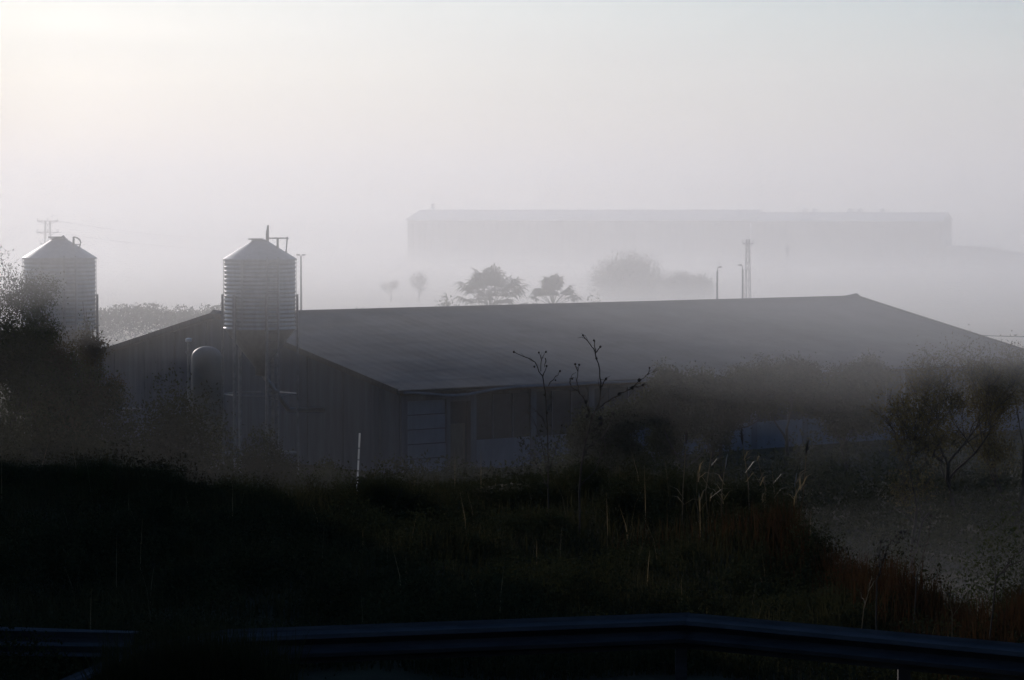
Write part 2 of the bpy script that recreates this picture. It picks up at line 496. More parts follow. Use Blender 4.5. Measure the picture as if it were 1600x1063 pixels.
def make_silo(px, label, variant):
    base = at(px, 700, SILO_Y); base.z = 0
    S = empty('feed_silo', base)
    tag(S, label, 'silo', 'corrugated feed silos beside the shed')
    zz = lambda py: at(800, py, SILO_Y).z
    top_dy = 0 if variant == 2 else -2
    r = 1.385
    z_lo, z_hi, z_top = zz(513), zz(405 + top_dy), zz(375 + top_dy)
    prof = []
    rings = 17
    n = rings * 8
    for i in range(n + 1):
        t = i / n
        prof.append((r + 0.018 * math.cos(t * rings * 2 * math.pi), z_lo + (z_hi - z_lo) * t))
    b = MB(); b.lathe(prof, 72); b.build('cylinder', 'galv', S, smooth=True)
    b = MB()
    for k in range(18):      # upright sheet seams
        a = 2 * math.pi * k / 18 + 0.1
        c = Vector((math.cos(a) * (r + 0.03), math.sin(a) * (r + 0.03), (z_lo + z_hi) / 2))
        b = MB(); b.box(c, (0.02, 0.07, z_hi - z_lo - 0.04), (Vector((math.cos(a), math.sin(a), 0)), Vector((-math.sin(a), math.cos(a), 0)), UP))
        if k % 3 == 0:
            b.build('sheet_seam', 'galv', S)
    b = MB(); b.lathe([(r + 0.06, z_hi - 0.05), (r + 0.06, z_hi + 0.01), (0.3, z_top - 0.03), (0.3, z_top - 0.05)], 64,
                      wob=lambda k: 0.006 if k % 4 == 0 else 0.0)
    roof = b.build('conical_roof', 'galv', S)
    b = MB(); b.lathe([(0.31, z_top - 0.07), (0.33, z_top), (0.05, z_top + 0.05)], 24); b.build('cap', 'galv', roof)
    b = MB(); b.lathe([(r + 0.01, z_lo), (r - 0.02, z_lo - 0.05), (0.2, z_lo - 1.55), (0.2, z_lo - 1.85)][::-1], 48); b.build('hopper', 'galv', S, smooth=True)
    b = MB(); b.lathe([(r + 0.045, z_lo - 0.06), (r + 0.045, z_lo + 0.05)], 48); b.build('skirt_ring', 'galv', S, smooth=True)
    zl = zz(460)
    for k, a in enumerate((180, 0, 285, 75, 232, 128)):
        a = math.radians(a)
        c = Vector((math.cos(a) * (r + 0.075), math.sin(a) * (r + 0.075), (zl - 0.3) / 2))
        b = MB(); b.box(c, (0.085, 0.11, zl + 0.3), (Vector((math.cos(a), math.sin(a), 0)), Vector((-math.sin(a), math.cos(a), 0)), UP))
        b.build('leg', 'steel', S)
    for zb in (1.1, 3.4):
        b = MB()
        ang = [math.radians(a) for a in (180, 232, 285, 0, 75, 128, 180)]
        pts = [(math.cos(a) * (r + 0.07), math.sin(a) * (r + 0.07), zb) for a in ang]
        for p, q in zip(pts[:-1], pts[1:]):
            b.tube([p, q], 0.028, 5)
        b.build('brace_ring', 'steel', S)
    # ladder on the camera side
    la = math.radians(293)
    lc = Vector((math.cos(la), math.sin(la), 0)); lt = Vector((-math.sin(la), math.cos(la), 0))
    rail_m = MB()
    z0, z1 = 0.2, z_hi + 0.1
    b = MB(); b.box((0, 0, 0), (0.04, 0.05, z1 - z0)); rm = b.mesh('ladder_rail', 'steel')
    for s in (-1, 1):
        p = lc * (r + 0.2) + lt * (0.22 * s)
        inst(rm, 'ladder_rail', S, (p.x, p.y, (z0 + z1) / 2), (0, 0, la))
    b = MB(); b.tube([lt * -0.22, lt * 0.22], 0.015, 5); rg = b.mesh('rung', 'steel')
    for i in range(26):
        p = lc * (r + 0.2)
        inst(rg, 'rung', S, (p.x, p.y, z0 + 0.2 + i * 0.32))
    # auger tube running down from the hopper towards the shed
    b = MB(); b.tube([(0.1, 0.0, z_lo - 1.8), (0.9, 2.6, 2.6), (2.2, 7.0, 2.3)], 0.09, 10); b.build('auger_tube', 'galv', S, smooth=True)
    if variant == 2:
        b = MB()
        x0 = 12 * PXM
        b.tube([(x0, 0, zz(400)), (x0, 0, zz(364))], [0.065, 0.065], 10)
        b.tube([(x0, 0, zz(364)), (x0 + 0.03, 0, zz(352))], [0.065, 0.035], 10)
        b.build('vent_pipe', 'steel', S)
        b = MB()
        P = lambda dx, py, dy=-0.3: (dx * PXM, dy, zz(py))
        b.tube([P(14, 372), P(44, 372)], 0.022, 6); b.tube([P(44, 370), P(42, 396)], 0.03, 6); b.tube([P(29, 372), P(29, 390)], 0.05, 6)
        b.tube([P(44, 372), P(44, 373, 0.3), P(14, 373, 0.3)], 0.02, 6)
        b.build('handrail', 'steel', S)
        b = MB(); b.box((-6 * PXM, 0, zz(375) + 0.03), (22 * PXM, 0.5, 0.05)); b.build('hatch', 'steel', S)
    else:
        P = lambda dx, py, dy=-0.3: (dx * PXM, dy, zz(py))
        b = MB(); b.box((-6 * PXM, 0, zz(372) + 0.03), (20 * PXM, 0.5, 0.05)); b.build('hatch', 'steel', S)
        b = MB(); b.tube([(3 * PXM, 0, zz(372)), (6 * PXM, 0, zz(369)), (9 * PXM, 0, zz(373))], 0.05, 6); b.build('hatch_lever', 'steel', S)
        b = MB()
        arc = [P(24, 371)] + [P(24 + 11 * math.sin(t), 380 - 9.5 * math.cos(t)) for t in np.linspace(0.1, math.pi * 0.75, 10)] + [P(34, 392)]
        b.tube(arc, 0.03, 6); b.tube([P(24, 370), P(24, 386)], 0.045, 6); b.tube([P(24, 382), P(34, 382)], 0.02, 6)
        b.build('handrail', 'steel', S)
    return S


make_silo(407, 'corrugated metal silo with an upright pipe on its roof, standing before the shed gable', 2)
make_silo(95, 'corrugated metal silo half hidden by the leafy tree at the photo edge', 1)

# pale tank and lamp post by the gable
p = at(323, 600, 119.0); p.z = 0
T = empty('water_tank', p)
tag(T, 'pale round-topped upright tank against the shed gable beside the silo', 'tank')
zt = at(323, 541, 119.0).z
prof = [(0.62, 0.0), (0.62, zt - 0.45)] + [(0.62 * math.cos(t), zt - 0.45 + 0.45 * math.sin(t)) for t in np.linspace(0.2, 1.4, 6)]
b = MB(); b.lathe(prof, 32); b.build('tank_body', 'tank', T, smooth=True)
b = MB(); b.lathe([(0.635, zt * 0.45), (0.635, zt * 0.45 + 0.06)], 32); b.build('band', 'steel', T)
p = at(295, 600, 117.5); p.z = 0
T = empty('lamp_post', p)
tag(T, 'thin dark post with a small glinting lamp before the shed gable', 'lamp post')
zt = at(295, 536, 117.5).z
b = MB(); b.tube([(0, 0, -0.1), (0, 0, zt)], [0.07, 0.05], 8); b.build('post', 'steel', T)
b = MB(); b.lathe([(0.05, zt), (0.13, zt + 0.06), (0.13, zt + 0.16), (0.05, zt + 0.2)], 12); b.build('lamp', 'lens', T)
b = MB(); b.tube([(0, 0, zt - 0.5), (-0.12, 0, zt - 0.35)], 0.04, 6); b.build('bracket', 'galv', T)

# ------------------------------------------------------------------ far hall
HA = math.radians(-14.0)
nl = at(636, 345, 575.0)
H = empty('warehouse_hall', (nl.x, nl.y, 0), HA)
tag(H, 'huge pale warehouse fading into the fog beyond the palms', 'warehouse')
def hall_px(px):     # local x along the front for a pixel column
    k = (px - 800) / F_PX
    c, s = math.cos(HA), math.sin(HA)
    return (k * nl.y - nl.x) / (c - k * s)
xa, xb = hall_px(1172), hall_px(1470)
HW = 21.0
ze = 8.85
def gable_roof(x0, x1, ze0, rise, name):
    b = MB()
    o = 0.3
    for y0, y1 in ((-o, HW / 2), (HW + o, HW / 2)):
        vs = [(x0 - o, y0, ze0), (x1 + o, y0, ze0), (x1 + o, y1, ze0 + rise), (x0 - o, y1, ze0 + rise)]
        vs += [(v[0], v[1], v[2] + 0.18) for v in vs]
        b.add(vs, [(0, 3, 2, 1), (4, 5, 6, 7), (0, 1, 5, 4), (1, 2, 6, 5), (2, 3, 7, 6), (3, 0, 4, 7)])
    return b.build(name, 'hallroof', H)
ra = gable_roof(0, xa, ze, 1.95, 'roof')
rb = gable_roof(xa + 0.65, xb, ze - 0.1, 1.55, 'roof')
def panels(x0, x1, n, z1):
    w = (x1 - x0) / n
    b = MB(); b.box((0, 0, 0), (w - 0.16, 0.3, z1)); pm = b.mesh('wall_panel', 'hall')
    for i in range(n):
        inst(pm, 'wall_panel', H, (x0 + w * (i + 0.5), 0.12 - 0.06 * (i % 2), z1 / 2))
    b = MB(); b.box(((x0 + x1) / 2, 0.4, z1 / 2), (x1 - x0, 0.2, z1)); b.build('wall', 'hall', H)
panels(0.05, xa, 52, ze - 0.02)
panels(xa + 0.1, xb, 26, ze - 0.12)
for x, rise, z1 in ((0.15, 1.95, ze), (xb - 0.15, 1.55, ze - 0.1)):
    b = MB()
    vs = []
    for dx in (-0.15, 0.15):
        vs += [(x + dx, 0.3, 0), (x + dx, HW - 0.1, 0), (x + dx, HW - 0.1, z1), (x + dx, HW / 2, z1 + rise - 0.05), (x + dx, 0.3, z1)]
    b.add(vs, [(4, 3, 2, 1, 0), (5, 6, 7, 8, 9)] + [(a, (a + 1) % 5, 5 + (a + 1) % 5, 5 + a) for a in range(5)])
    b.build('gable_wall', 'hall', H)
b = MB(); b.lathe([(0.35, 0), (0.35, 1.0), (0.6, 1.1), (0.1, 1.5)], 12, (2.4, HW / 2, ze + 1.9)); b.build('roof_vent', 'hallroof', ra)
for px in (1226, 1241, 1297, 1313, 1348):
    b = MB(); b.lathe([(0.45, 0), (0.45, 0.45), (0.8, 0.5), (0.2, 0.85)], 12, (hall_px(px) + 2.4, HW / 2, ze + 1.5)); b.build('roof_vent', 'hallroof', rb)
b = MB(); b.tube([(hall_px(1176), HW / 2, ze + 1.9), (hall_px(1176), HW / 2, ze + 6.8)], 0.07, 6); b.build('mast', 'steel', ra)
# low annexe on the right
xc = hall_px(1600)
b = MB()
vs = [(xb + 0.5, 4, 0), (xc, 4, 0), (xc, 4, 2.4), (xb + 8, 4, 3.7), (xb + 0.5, 4, 4.1)]
vs += [(v[0], 18, v[2]) for v in vs]
b.add(vs, [(4, 3, 2, 1, 0)[::-1], (5, 6, 7, 8, 9)[::-1]] + [(a, 5 + a, 5 + (a + 1) % 5, (a + 1) % 5) for a in range(5)])
AN = b.build('low_annexe', 'hall', None)
AN.location, AN.rotation_euler.z = H.location, HA
tag(AN, 'low sloping annexe at the end of the foggy warehouse', 'building')


# ------------------------------------------------------------------ plants
def branch_tree(r, height, trunk_r, spread, levels=4, first=0.25, lean=0.0, upness=0.35, split=(2, 4)):
    """skeleton of a tree: list of (points, radii); and twig tips"""
    segs, tips = [], []

    def grow(p, d, length, rad, lev):
        n = 5
        pts, rr = [p.copy()], [rad]
        q, dd = p.copy(), d.copy()
        for i in range(n):
            dd = (dd + Vector(r.normal(size=3) * 0.16) + UP * 0.06 * upness).normalized()
            q = q + dd * (length / n)
            pts.append(q.copy()); rr.append(rad * (1 - 0.45 * (i + 1) / n))
            if lev >= levels - 1 or (lev == levels - 2 and i > 1):
                tips.append((q.copy(), dd.copy()))
        segs.append((pts, rr, lev))
        if lev < levels:
            k = int(r.integers(split[0], split[1] + 1))
            for j in range(k):
                t = r.uniform(0.35, 1.0) if lev else r.uniform(first, 1.0)
                idx = min(n, max(1, int(round(t * n))))
                a = r.uniform(0, 2 * math.pi)
                side = Vector((math.cos(a), math.sin(a), r.uniform(-0.1, 0.5)))
                nd = (dd * r.uniform(0.35, 0.9) + side * spread + UP * upness * 0.5).normalized()
                grow(pts[idx], nd, length * r.uniform(0.55, 0.8), rr[idx] * 0.68, lev + 1)

    grow(Vector((0, 0, -0.2)), Vector((lean, 0, 1)).normalized(), height * 0.42, trunk_r, 0)
    return segs, tips


def make_tree(name, label, cat, base, height, width, leafmat, nleaf, leaf_size, seed, trunk_r=0.12, levels=5, group=None,
              first=0.25, spread=0.8, upness=0.4, jitter=0.22, lean=0.0, min_z=0.0, split=(2, 4)):
    r = np.random.default_rng(seed)
    segs, tips = branch_tree(r, height, trunk_r, spread, levels, first, lean, upness, split)
    A = np.array([t[0] for t in tips])
    zmax = np.percentile(A[:, 2], 98.5)
    zm = np.median(A[:, 2])
    sx0, sy0 = np.median(A[:, 0]) / zm, np.median(A[:, 1]) / zm          # straighten a leaning skeleton
    for pts, rr, lev in segs:
        for p in pts:
            p.x -= sx0 * p.z; p.y -= sy0 * p.z
    A[:, 0] -= sx0 * A[:, 2]; A[:, 1] -= sy0 * A[:, 2]
    cx, cyy = 0.0, 0.0
    rad = np.percentile(np.hypot(A[:, 0] - cx, A[:, 1] - cyy), 92)
    sz, sx = height / zmax, (width / 2) / max(rad, 0.1)
    R = empty(name, base)
    tag(R, label, cat, group)
    b = MB()
    for pts, rr, lev in segs:
        P = [Vector((p.x * sx, p.y * sx, p.z * sz)) for p in pts]
        b.tube(P, [max(0.008, x) for x in rr], 7 if lev < 2 else 4, caps=False)
    b.build('trunk', 'bark', R, smooth=True)
    A = A * np.array([sx, sx, sz])
    if nleaf:
        A = A[A[:, 2] > min_z * height]
        # clumps of uneven fullness
        wgt = r.gamma(1.3, 1.0, len(A)); wgt /= wgt.sum()
        k = r.choice(len(A), nleaf, p=wgt)
        P = A[k] + r.normal(size=(nleaf, 3)) * jitter * np.array([1, 1, 0.8])
        P[:, 2] = np.maximum(P[:, 2], 0.02)
        o = bpy.data.objects.new('crown', quads_mesh('crown', leaves(P, leaf_size, r), leafmat))
        COL.objects.link(o); o.parent = R
    return R


def make_shrub(name, label, cat, base, height, width, leafmat, nleaf, leaf_size, seed, group=None, lobes=18, fuzz=0.08):
    r = np.random.default_rng(seed)
    R = empty(name, base)
    tag(R, label, cat, group)
    b = MB()
    cs = []
    for i in range(lobes):
        a, q = r.uniform(0, 2 * math.pi), math.sqrt(r.uniform(0, 1))
        h = height * r.uniform(0.28, 0.80) * (1 - 0.45 * q ** 2)
        cs.append((math.cos(a) * q * width * 0.4, math.sin(a) * q * width * 0.4, h))
    for c in cs:
        m = Vector((c[0] * 0.35, c[1] * 0.35, c[2] * 0.5))
        b.tube([(0, 0, -0.1), m, c], [0.03, 0.02, 0.006], 4, caps=False)
    b.build('stems', 'bark', R)
    P = []
    for c in cs:
        n = nleaf // lobes
        d = r.normal(size=(n, 3)); d /= np.linalg.norm(d, axis=1)[:, None]
        rad = r.uniform(0.35, 1.0, n) ** 0.5
        sc = np.array([width * 0.2, width * 0.2, height * 0.26]) * r.uniform(0.7, 1.3)
        q = np.array(c) + d * rad[:, None] * sc
        # some leaves fall down the stem so the shrub reaches the ground
        k = r.random(n) < 0.35
        q[k] *= np.stack([r.uniform(0.5, 1.1, k.sum())] * 2 + [r.uniform(0.05, 1.0, k.sum())], 1)
        P.append(q + r.normal(size=(n, 3)) * fuzz * height * 0.3)
    P = np.concatenate(P)
    P[:, 2] = np.abs(P[:, 2]) + 0.01
    o = bpy.data.objects.new('foliage', quads_mesh('foliage', leaves(P, leaf_size, r, up=0.5), leafmat))
    COL.objects.link(o); o.parent = R
    return R


def spot(px, y):
    x = (px - 800) / F_PX * y
    return Vector((x, y, gz(x, y) - 0.03))


def top_h(px, py, y):
    return at(px, py, y).z - gz((px - 800) / F_PX * y, y)


# the leafy trees in front of the hidden silo
def tree_px(name, label, px, top, y, wpx, leafmat, nleaf, leaf, seed, cat='tree', **k):
    return make_tree(name, label, cat, spot(px, y), top_h(px, top, y), wpx * y / F_PX, leafmat, nleaf, leaf, seed, **k)


tree_px('leafy_tree', 'tall loose-leaved tree at the photo edge, its tips lit against the fog', 22, 440, 92, 190, 'leaf', 40000, 0.085, 17, jitter=0.2, min_z=0.02)
tree_px('leafy_tree', 'reddish-leaved tree directly in front of the half-hidden silo', 92, 508, 95, 130, 'leaf_red', 44000, 0.085, 12, jitter=0.18, min_z=0.02)
tree_px('leafy_tree', 'thin leafy sapling beside the outer leg of the half-hidden silo', 140, 512, 97, 46, 'leaf', 2500, 0.10, 13, jitter=0.12, trunk_r=0.05)


def shrub_px(name, label, px, top, y, wpx, leafmat, nleaf, leaf, seed, cat='shrub', **k):
    return make_shrub(name, label, cat, spot(px, y), top_h(px, top, y), wpx * y / F_PX, leafmat, nleaf, leaf, seed, **k)


shrub_px('round_shrub', 'big rounded dark shrub below the pale tank', 283, 578, 82, 190, 'leaf_dark', 56000, 0.10, 21, lobes=40)
shrub_px('round_shrub', 'dark shrub between the reddish tree and the big rounded shrub', 190, 588, 86, 180, 'leaf_dark', 48000, 0.10, 22, lobes=34)
shrub_px('round_shrub', 'dark low shrub at the foot of the leafy trees', 60, 600, 72, 230, 'leaf_dark', 44000, 0.095, 23, lobes=34)
shrub_px('leafy_bush', 'tall dense leafy bush filling the photo edge below the loose-leaved tree', -15, 512, 91, 180, 'leaf', 50000, 0.085, 27, lobes=40, cat='bush', fuzz=0.1)
shrub_px('leafy_bush', 'dense reddish bush under the reddish-leaved tree', 98, 535, 94, 120, 'leaf_red', 36000, 0.085, 28, lobes=30, cat='bush', fuzz=0.1)
shrub_px('round_shrub', 'dim shrub under the silo with the roof pipe', 400, 655, 90, 150, 'leaf_dark', 40000, 0.09, 24)
shrub_px('round_shrub', 'dim shrub standing before the streaked gable cladding', 500, 688, 92, 150, 'leaf_dark', 32000, 0.09, 25)
shrub_px('round_shrub', 'dim shrub below the dark doorway of the shed', 735, 712, 96, 150, 'leaf_dark', 32000, 0.09, 26)
# trees screening the long wall of the shed
row = [(965, 640, 100, 110, 'low dark tree nearest the shed doorway, behind the tall dead weeds'),
       (1045, 588, 104, 140, 'second dark tree along the shed wall, behind the tall weed stalk'),
       (1130, 584, 107, 130, 'third dark tree along the shed wall, above the reeds'),
       (1225, 576, 110, 150, 'fourth dark tree along the shed wall'),
       (1325, 574, 112, 150, 'last dark tree along the shed wall before the tawny trees')]
for i, (px, top, y, w, lab) in enumerate(row):
    tree_px('wall_tree', lab, px, top, y, w * 1.1, 'leaf_dark', 44000, 0.11, 31 + i, jitter=0.22, trunk_r=0.1, min_z=0.05, group='dark trees screening the shed wall')
tree_px('tawny_tree', 'tawny thin-leaved tree hiding the far eave of the shed', 1500, 553, 93, 210, 'leaf_tan', 15000, 0.08, 41, jitter=0.26, min_z=0.2, trunk_r=0.1, upness=0.7, spread=0.65)
tree_px('tawny_tree', 'tawny tree cut by the photo edge beneath the overhead cable', 1592, 545, 95, 130, 'leaf_tan', 10000, 0.08, 42, jitter=0.26, min_z=0.2, trunk_r=0.09, upness=0.7, spread=0.65)
tree_px('bare_tree', 'bare branching tree below the tawny trees', 1425, 640, 82, 120, 'leaf_tan', 2500, 0.09, 43, jitter=0.15, min_z=0.4, trunk_r=0.07, upness=0.5)
# shrubs on the slope at the right
shrub_px('slope_shrub', 'small pale-leaved shrub on the misty slope, behind the dark stalk', 1442, 783, 46, 130, 'leaf', 9000, 0.06, 51, lobes=12)
shrub_px('slope_shrub', 'larger pale-leaved shrub on the misty slope at the photo edge', 1562, 768, 47, 160, 'leaf', 12000, 0.06, 52, lobes=16)
shrub_px('slope_shrub', 'dim shrub below the reeds at the slope top', 1330, 800, 47, 130, 'leaf_dark', 8000, 0.06, 53, lobes=12)
# far vegetation
shrub_px('far_tree', 'large round tree fading into the fog before the warehouse', 985, 396, 350, 122, 'leaf', 40000, 0.2, 61, cat='tree', lobes=30, fuzz=0.3)
shrub_px('far_tree', 'smaller round foggy tree near the single lamp posts', 1078, 424, 350, 88, 'leaf', 26000, 0.2, 62, cat='tree', lobes=20, fuzz=0.3)
tree_px('far_tree', 'thin feathery foggy tree close beside the bigger palm', 655, 426, 340, 52, 'leaf', 800, 0.16, 63, jitter=0.3)
tree_px('far_tree', 'smallest feathery foggy tree, midway between double street lamp and palms', 610, 438, 340, 34, 'leaf', 420, 0.16, 64, jitter=0.25)
for i, (px, top, w, lab) in enumerate([(700, 455, 60, 'foggy shrub at the foot of the bigger palm'),
                                       (545, 472, 90, 'low foggy shrub behind the shed ridge near the double street lamp'),
                                       (925, 452, 60, 'foggy shrub between the smaller palm and the large round tree')]):
    shrub_px('far_shrub', lab, px, top, 240, w, 'leaf', 1500, 0.22, 70 + i)
# hedge line left of the shed gable
hr = np.random.default_rng(80)
P = []
for px in np.linspace(100, 352, 60):
    c = at(px, 0, 235.0)
    h = top_h(px, 480 + 5 * math.sin(px * 0.05) + hr.uniform(-4, 6), 235.0)
    n = 260
    q = np.stack([c.x + hr.normal(0, 0.45, n), c.y + hr.normal(0, 0.8, n), h * np.sqrt(hr.random(n)) * hr.uniform(0.85, 1.05)], 1)
    P.append(q)
P = np.concatenate(P)
o = bpy.data.objects.new('foggy_hedge', quads_mesh('foggy_hedge', leaves(P, 0.22, hr), 'leaf'))
COL.objects.link(o)
tag(o, 'faint hedge line in the fog between the two silos', 'hedge')


# palms
def make_palm(label, px, top, y, wpx, seed, nf):
    r = np.random.default_rng(seed)
    base = spot(px, y)
    h = top_h(px, top, y)
    wr = wpx * y / F_PX / 2
    R = empty('palm_tree', base)
    tag(R, label, 'palm', 'fan palms behind the shed')
    hc = h - wr * 0.95
    b = MB()
    b.tube([(0, 0, -0.1), (0.05, 0, hc * 0.5), (0.0, 0, hc + 0.1)], [0.34, 0.27, 0.3], 12); b.build('trunk', 'bark', R, smooth=True)
    for i in range(nf):
        az = r.uniform(0, 2 * math.pi)
        el = math.radians(r.choice([-18, 2, 18, 34, 50, 68, 82]) + r.uniform(-6, 6))
        ln = wr * r.uniform(0.8, 1.0)
        d = Vector((math.cos(az) * math.cos(el), math.sin(az) * math.cos(el), math.sin(el)))
        p0 = Vector((0, 0, hc))
        p1 = p0 + d * ln * 0.66 + UP * (0.12 - 0.25 * max(0.0, 0.5 - d.z))
        side = d.cross(UP); side = side.normalized() if side.length > 0.05 else Vector((1, 0, 0))
        nrm = side.cross(d).normalized()
        b = MB()
        b.tube([p0, p1], [0.03, 0.018], 4)
        nb = 17
        for k in range(nb):
            t = -1.5 + 3.0 * k / (nb - 1)
            dd = (d * math.cos(t) + side * math.sin(t)).normalized()
            l2 = ln * (0.56 - 0.14 * abs(t)) * r.uniform(0.85, 1.1)
            ww = 0.075
            sd = dd.cross(nrm).normalized() * ww
            m = p1 + dd * l2 * 0.6
            e = p1 + dd * l2 + Vector((0, 0, -0.55 * l2 * r.uniform(0.4, 1.0)))
            b.add([p1, m + sd + nrm * 0.02, e, m - sd + nrm * 0.02], [(0, 1, 2, 3)])
        b.build('frond', 'palm', R)
    return R


make_palm('bigger fan palm with a wide crown showing above the shed ridge', 766, 416, 240, 150, 91, 46)
make_palm('smaller fan palm beside the bigger one above the shed ridge', 864, 432, 246, 98, 92, 36)


# ------------------------------------------------------------------ poles and wires
def lattice(name, label, px, top, y, width_m, arms):
    base = at(px, 0, y); base.z = 0
    h = at(px, top, y).z
    R = empty(name, base, 0.3)
    tag(R, label, 'pylon', 'lattice power pylons in the fog')
    w0, w1 = width_m, width_m * 0.55
    cs = ((-1, -1), (1, -1), (1, 1), (-1, 1))
    for cx_, cy_ in cs:
        b = MB(); b.tube([(cx_ * w0 / 2, cy_ * w0 / 2, -0.2), (cx_ * w1 / 2, cy_ * w1 / 2, h)], 0.045, 4); b.build('leg', 'steel', R)
    n = int(h / 0.8)
    b = MB()
    for i in range(n):
        z0, z1 = h * i / n, h * (i + 1) / n
        for k in range(4):
            a, c = cs[k], cs[(k + 1) % 4]
            wa, wb = (w0 + (w1 - w0) * z0 / h) / 2, (w0 + (w1 - w0) * z1 / h) / 2
            if i % 2: a, c = c, a
            b.tube([(a[0] * wa, a[1] * wa, z0), (c[0] * wb, c[1] * wb, z1)], 0.022, 3)
    b.build('bracing', 'steel', R)
    for dz, half in arms:
        b = MB(); b.box((0, 0, h - dz), (half * 2, 0.12, 0.1)); b.tube([(-half, 0, h - dz), (0, 0, h - dz - 0.35), (half, 0, h - dz)], 0.03, 4)
        arm = b.build('cross_arm', 'steel', R)
        for s in (-1, 0.0, 1):
            b = MB(); b.lathe([(0.03, 0), (0.09, 0.06), (0.04, 0.12), (0.09, 0.18), (0.03, 0.3)], 8, (half * 0.93 * s, 0, h - dz + 0.05)); b.build('insulator', 'lens', arm)
    return R, h


lattice('lattice_pylon', 'foggy lattice pylon rising behind the half-hidden silo', 72, 345, 330, 0.95, ((0.05, 1.2), (1.3, 1.25), (2.6, 0.9)))
lattice('lattice_pylon', 'foggy lattice pylon beside the single lamp posts above the shed ridge', 1170, 374, 285, 0.5, ((0.4, 0.6),))


def wire(name, label, a, b_, sag, r=0.02):
    a, b_ = Vector(a), Vector(b_)
    pts = [a.lerp(b_, t) - UP * (sag * 4 * t * (1 - t)) for t in np.linspace(0, 1, 24)]
    b = MB(); b.tube(pts, r, 4); o = b.build(name, 'wire')
    tag(o, label, 'cable')


def street_lamp(label, px, top, y, heads):
    base = at(px, 0, y); base.z = 0
    h = at(px, top, y).z
    R = empty('street_lamp', base)
    tag(R, label, 'street lamp')
    b = MB(); b.tube([(0, 0, -0.1), (0, 0, h - 0.3)], [0.09, 0.055], 8); b.build('pole', 'steel', R)
    for s in heads:
        b = MB(); b.tube([(0, 0, h - 0.45), (0.03 * s, 0, h - 0.12), (0.11 * s, 0, h)], 0.03, 6); b.build('arm', 'steel', R)
        b = MB(); b.box((0.19 * s, 0, h - 0.01), (0.2, 0.14, 0.08)); hd = b.build('lamp_head', 'steel', R)
        b = MB(); b.box((0.2 * s, 0, h - 0.065), (0.14, 0.1, 0.03)); b.build('diffuser', 'lens', hd)


street_lamp('two-armed street lamp just behind the silo with the roof pipe', 469, 398, 190, (-1, 1))
street_lamp('slim single street lamp over the shed ridge, the one standing alone', 1122, 417, 190, (1,))
street_lamp('slim single street lamp beside the lattice pylon over the shed ridge', 1162, 414, 195, (-1,))
p = at(1230, 400, 380.0)
R = empty('sign_post', (p.x, p.y, 0))
tag(R, 'small white upright post shining in the fog before the warehouse', 'post')
zt = at(1230, 384, 380.0).z
b = MB(); b.tube([(0, 0, -0.1), (0, 0, zt)], 0.05, 6); b.build('pole', 'white', R)
b = MB(); b.box((0, -0.1, zt - 0.7), (0.32, 0.06, 1.4)); b.build('panel', 'white', R)

q = at(72, 346, 330.0)
wire('power_cable', 'upper power cable running from the pylon behind the hidden silo', (q.x + 1.0, q.y, q.z + 0.1), at(420, 372, 470), 0.8, 0.012)
q = at(72, 364, 330.0)
wire('power_cable', 'lower power cable running from the pylon behind the hidden silo', (q.x + 1.0, q.y, q.z + 0.1), at(420, 388, 470), 0.8, 0.012)
wire('power_cable', 'dark overhead cable crossing the photo edge above the tawny trees', at(1480, 521, 165), at(1720, 526, 150), 0.1, 0.022)

# ------------------------------------------------------------------ roadside guardrail
W_PROF = [(-0.155, 0.0), (-0.12, 0.012), (-0.095, 0.07), (-0.06, 0.08), (-0.03, 0.03), (0.0, 0.0), (0.03, 0.03), (0.06, 0.08), (0.095, 0.07), (0.12, 0.012), (0.155, 0.0)]


def w_beam(path, name, parent, tilt=None):
    """W profile swept along a path; bulge faces the road (towards the camera)"""
    b = MB()
    vs, fs = [], []
    n, k = len(path), len(W_PROF)
    path = [Vector(p) for p in path]
    for i, p in enumerate(path):
        d = (path[min(i + 1, n - 1)] - path[max(i - 1, 0)]); d.z = 0; d.normalize()
        out = Vector((d.y, -d.x, 0))
        up = UP
        if tilt:
            a = tilt[i]
            out, up = out * math.cos(a) + UP * math.sin(a), UP * math.cos(a) - out * math.sin(a)
        for z, o in W_PROF:
            vs.append(p + up * z + out * o)
        for z, o in W_PROF:
            vs.append(p + up * z * 0.985 + out * (o - 0.006))
    for i in range(n - 1):
        for j in range(k - 1):
            a = i * 2 * k + j; c = a + 2 * k
            fs.append((a, a + 1, c + 1, c))
            fs.append((a + k, c + k, c + k + 1, a + k + 1))
        for j in (0, k - 1):
            a = i * 2 * k + j; c = a + 2 * k
            fs.append((a, c, c + k, a + k))
    b.add(vs, fs)
    return b.build(name, 'rail', parent, smooth=False)


RAILZ = 7.06
GR = empty('guardrail', (0, 0, 0))
tag(GR, 'long corrugated steel guardrail along the roadside bottom of the photo', 'guardrail')
mid_z = RAILZ - 0.155
kx, ky = 1.51, 25.0
lx, ly = -1.92, 24.1
rx_, ry_ = 4.07, 23.2
dl = Vector((lx - kx, ly - ky, 0)).normalized(); dr = Vector((rx_ - kx, ry_ - ky, 0)).normalized()
K = Vector((kx, ky, mid_z))
L4 = K + dl * 4.0
w_beam([L4 + Vector((-2.3, 0.45, -0.85)), L4 + Vector((-1.5, 0.3, -0.5)), L4 + Vector((-0.7, 0.08, -0.14)), L4, K + dl * 2.0, K + dl * 0.12, K + dl * -0.02], 'beam', GR)
w_beam([K + dr * 0.0 + Vector((0, -0.012, -0.004)), K + dr * 0.15 + Vector((0, -0.012, 0)), K + dr * 2.0, K + dr * 4.2], 'beam', GR)
w_beam([K + dr * 4.15 + Vector((0, -0.01, -0.003)), K + dr * 6.0, K + dr * 8.2], 'beam', GR)
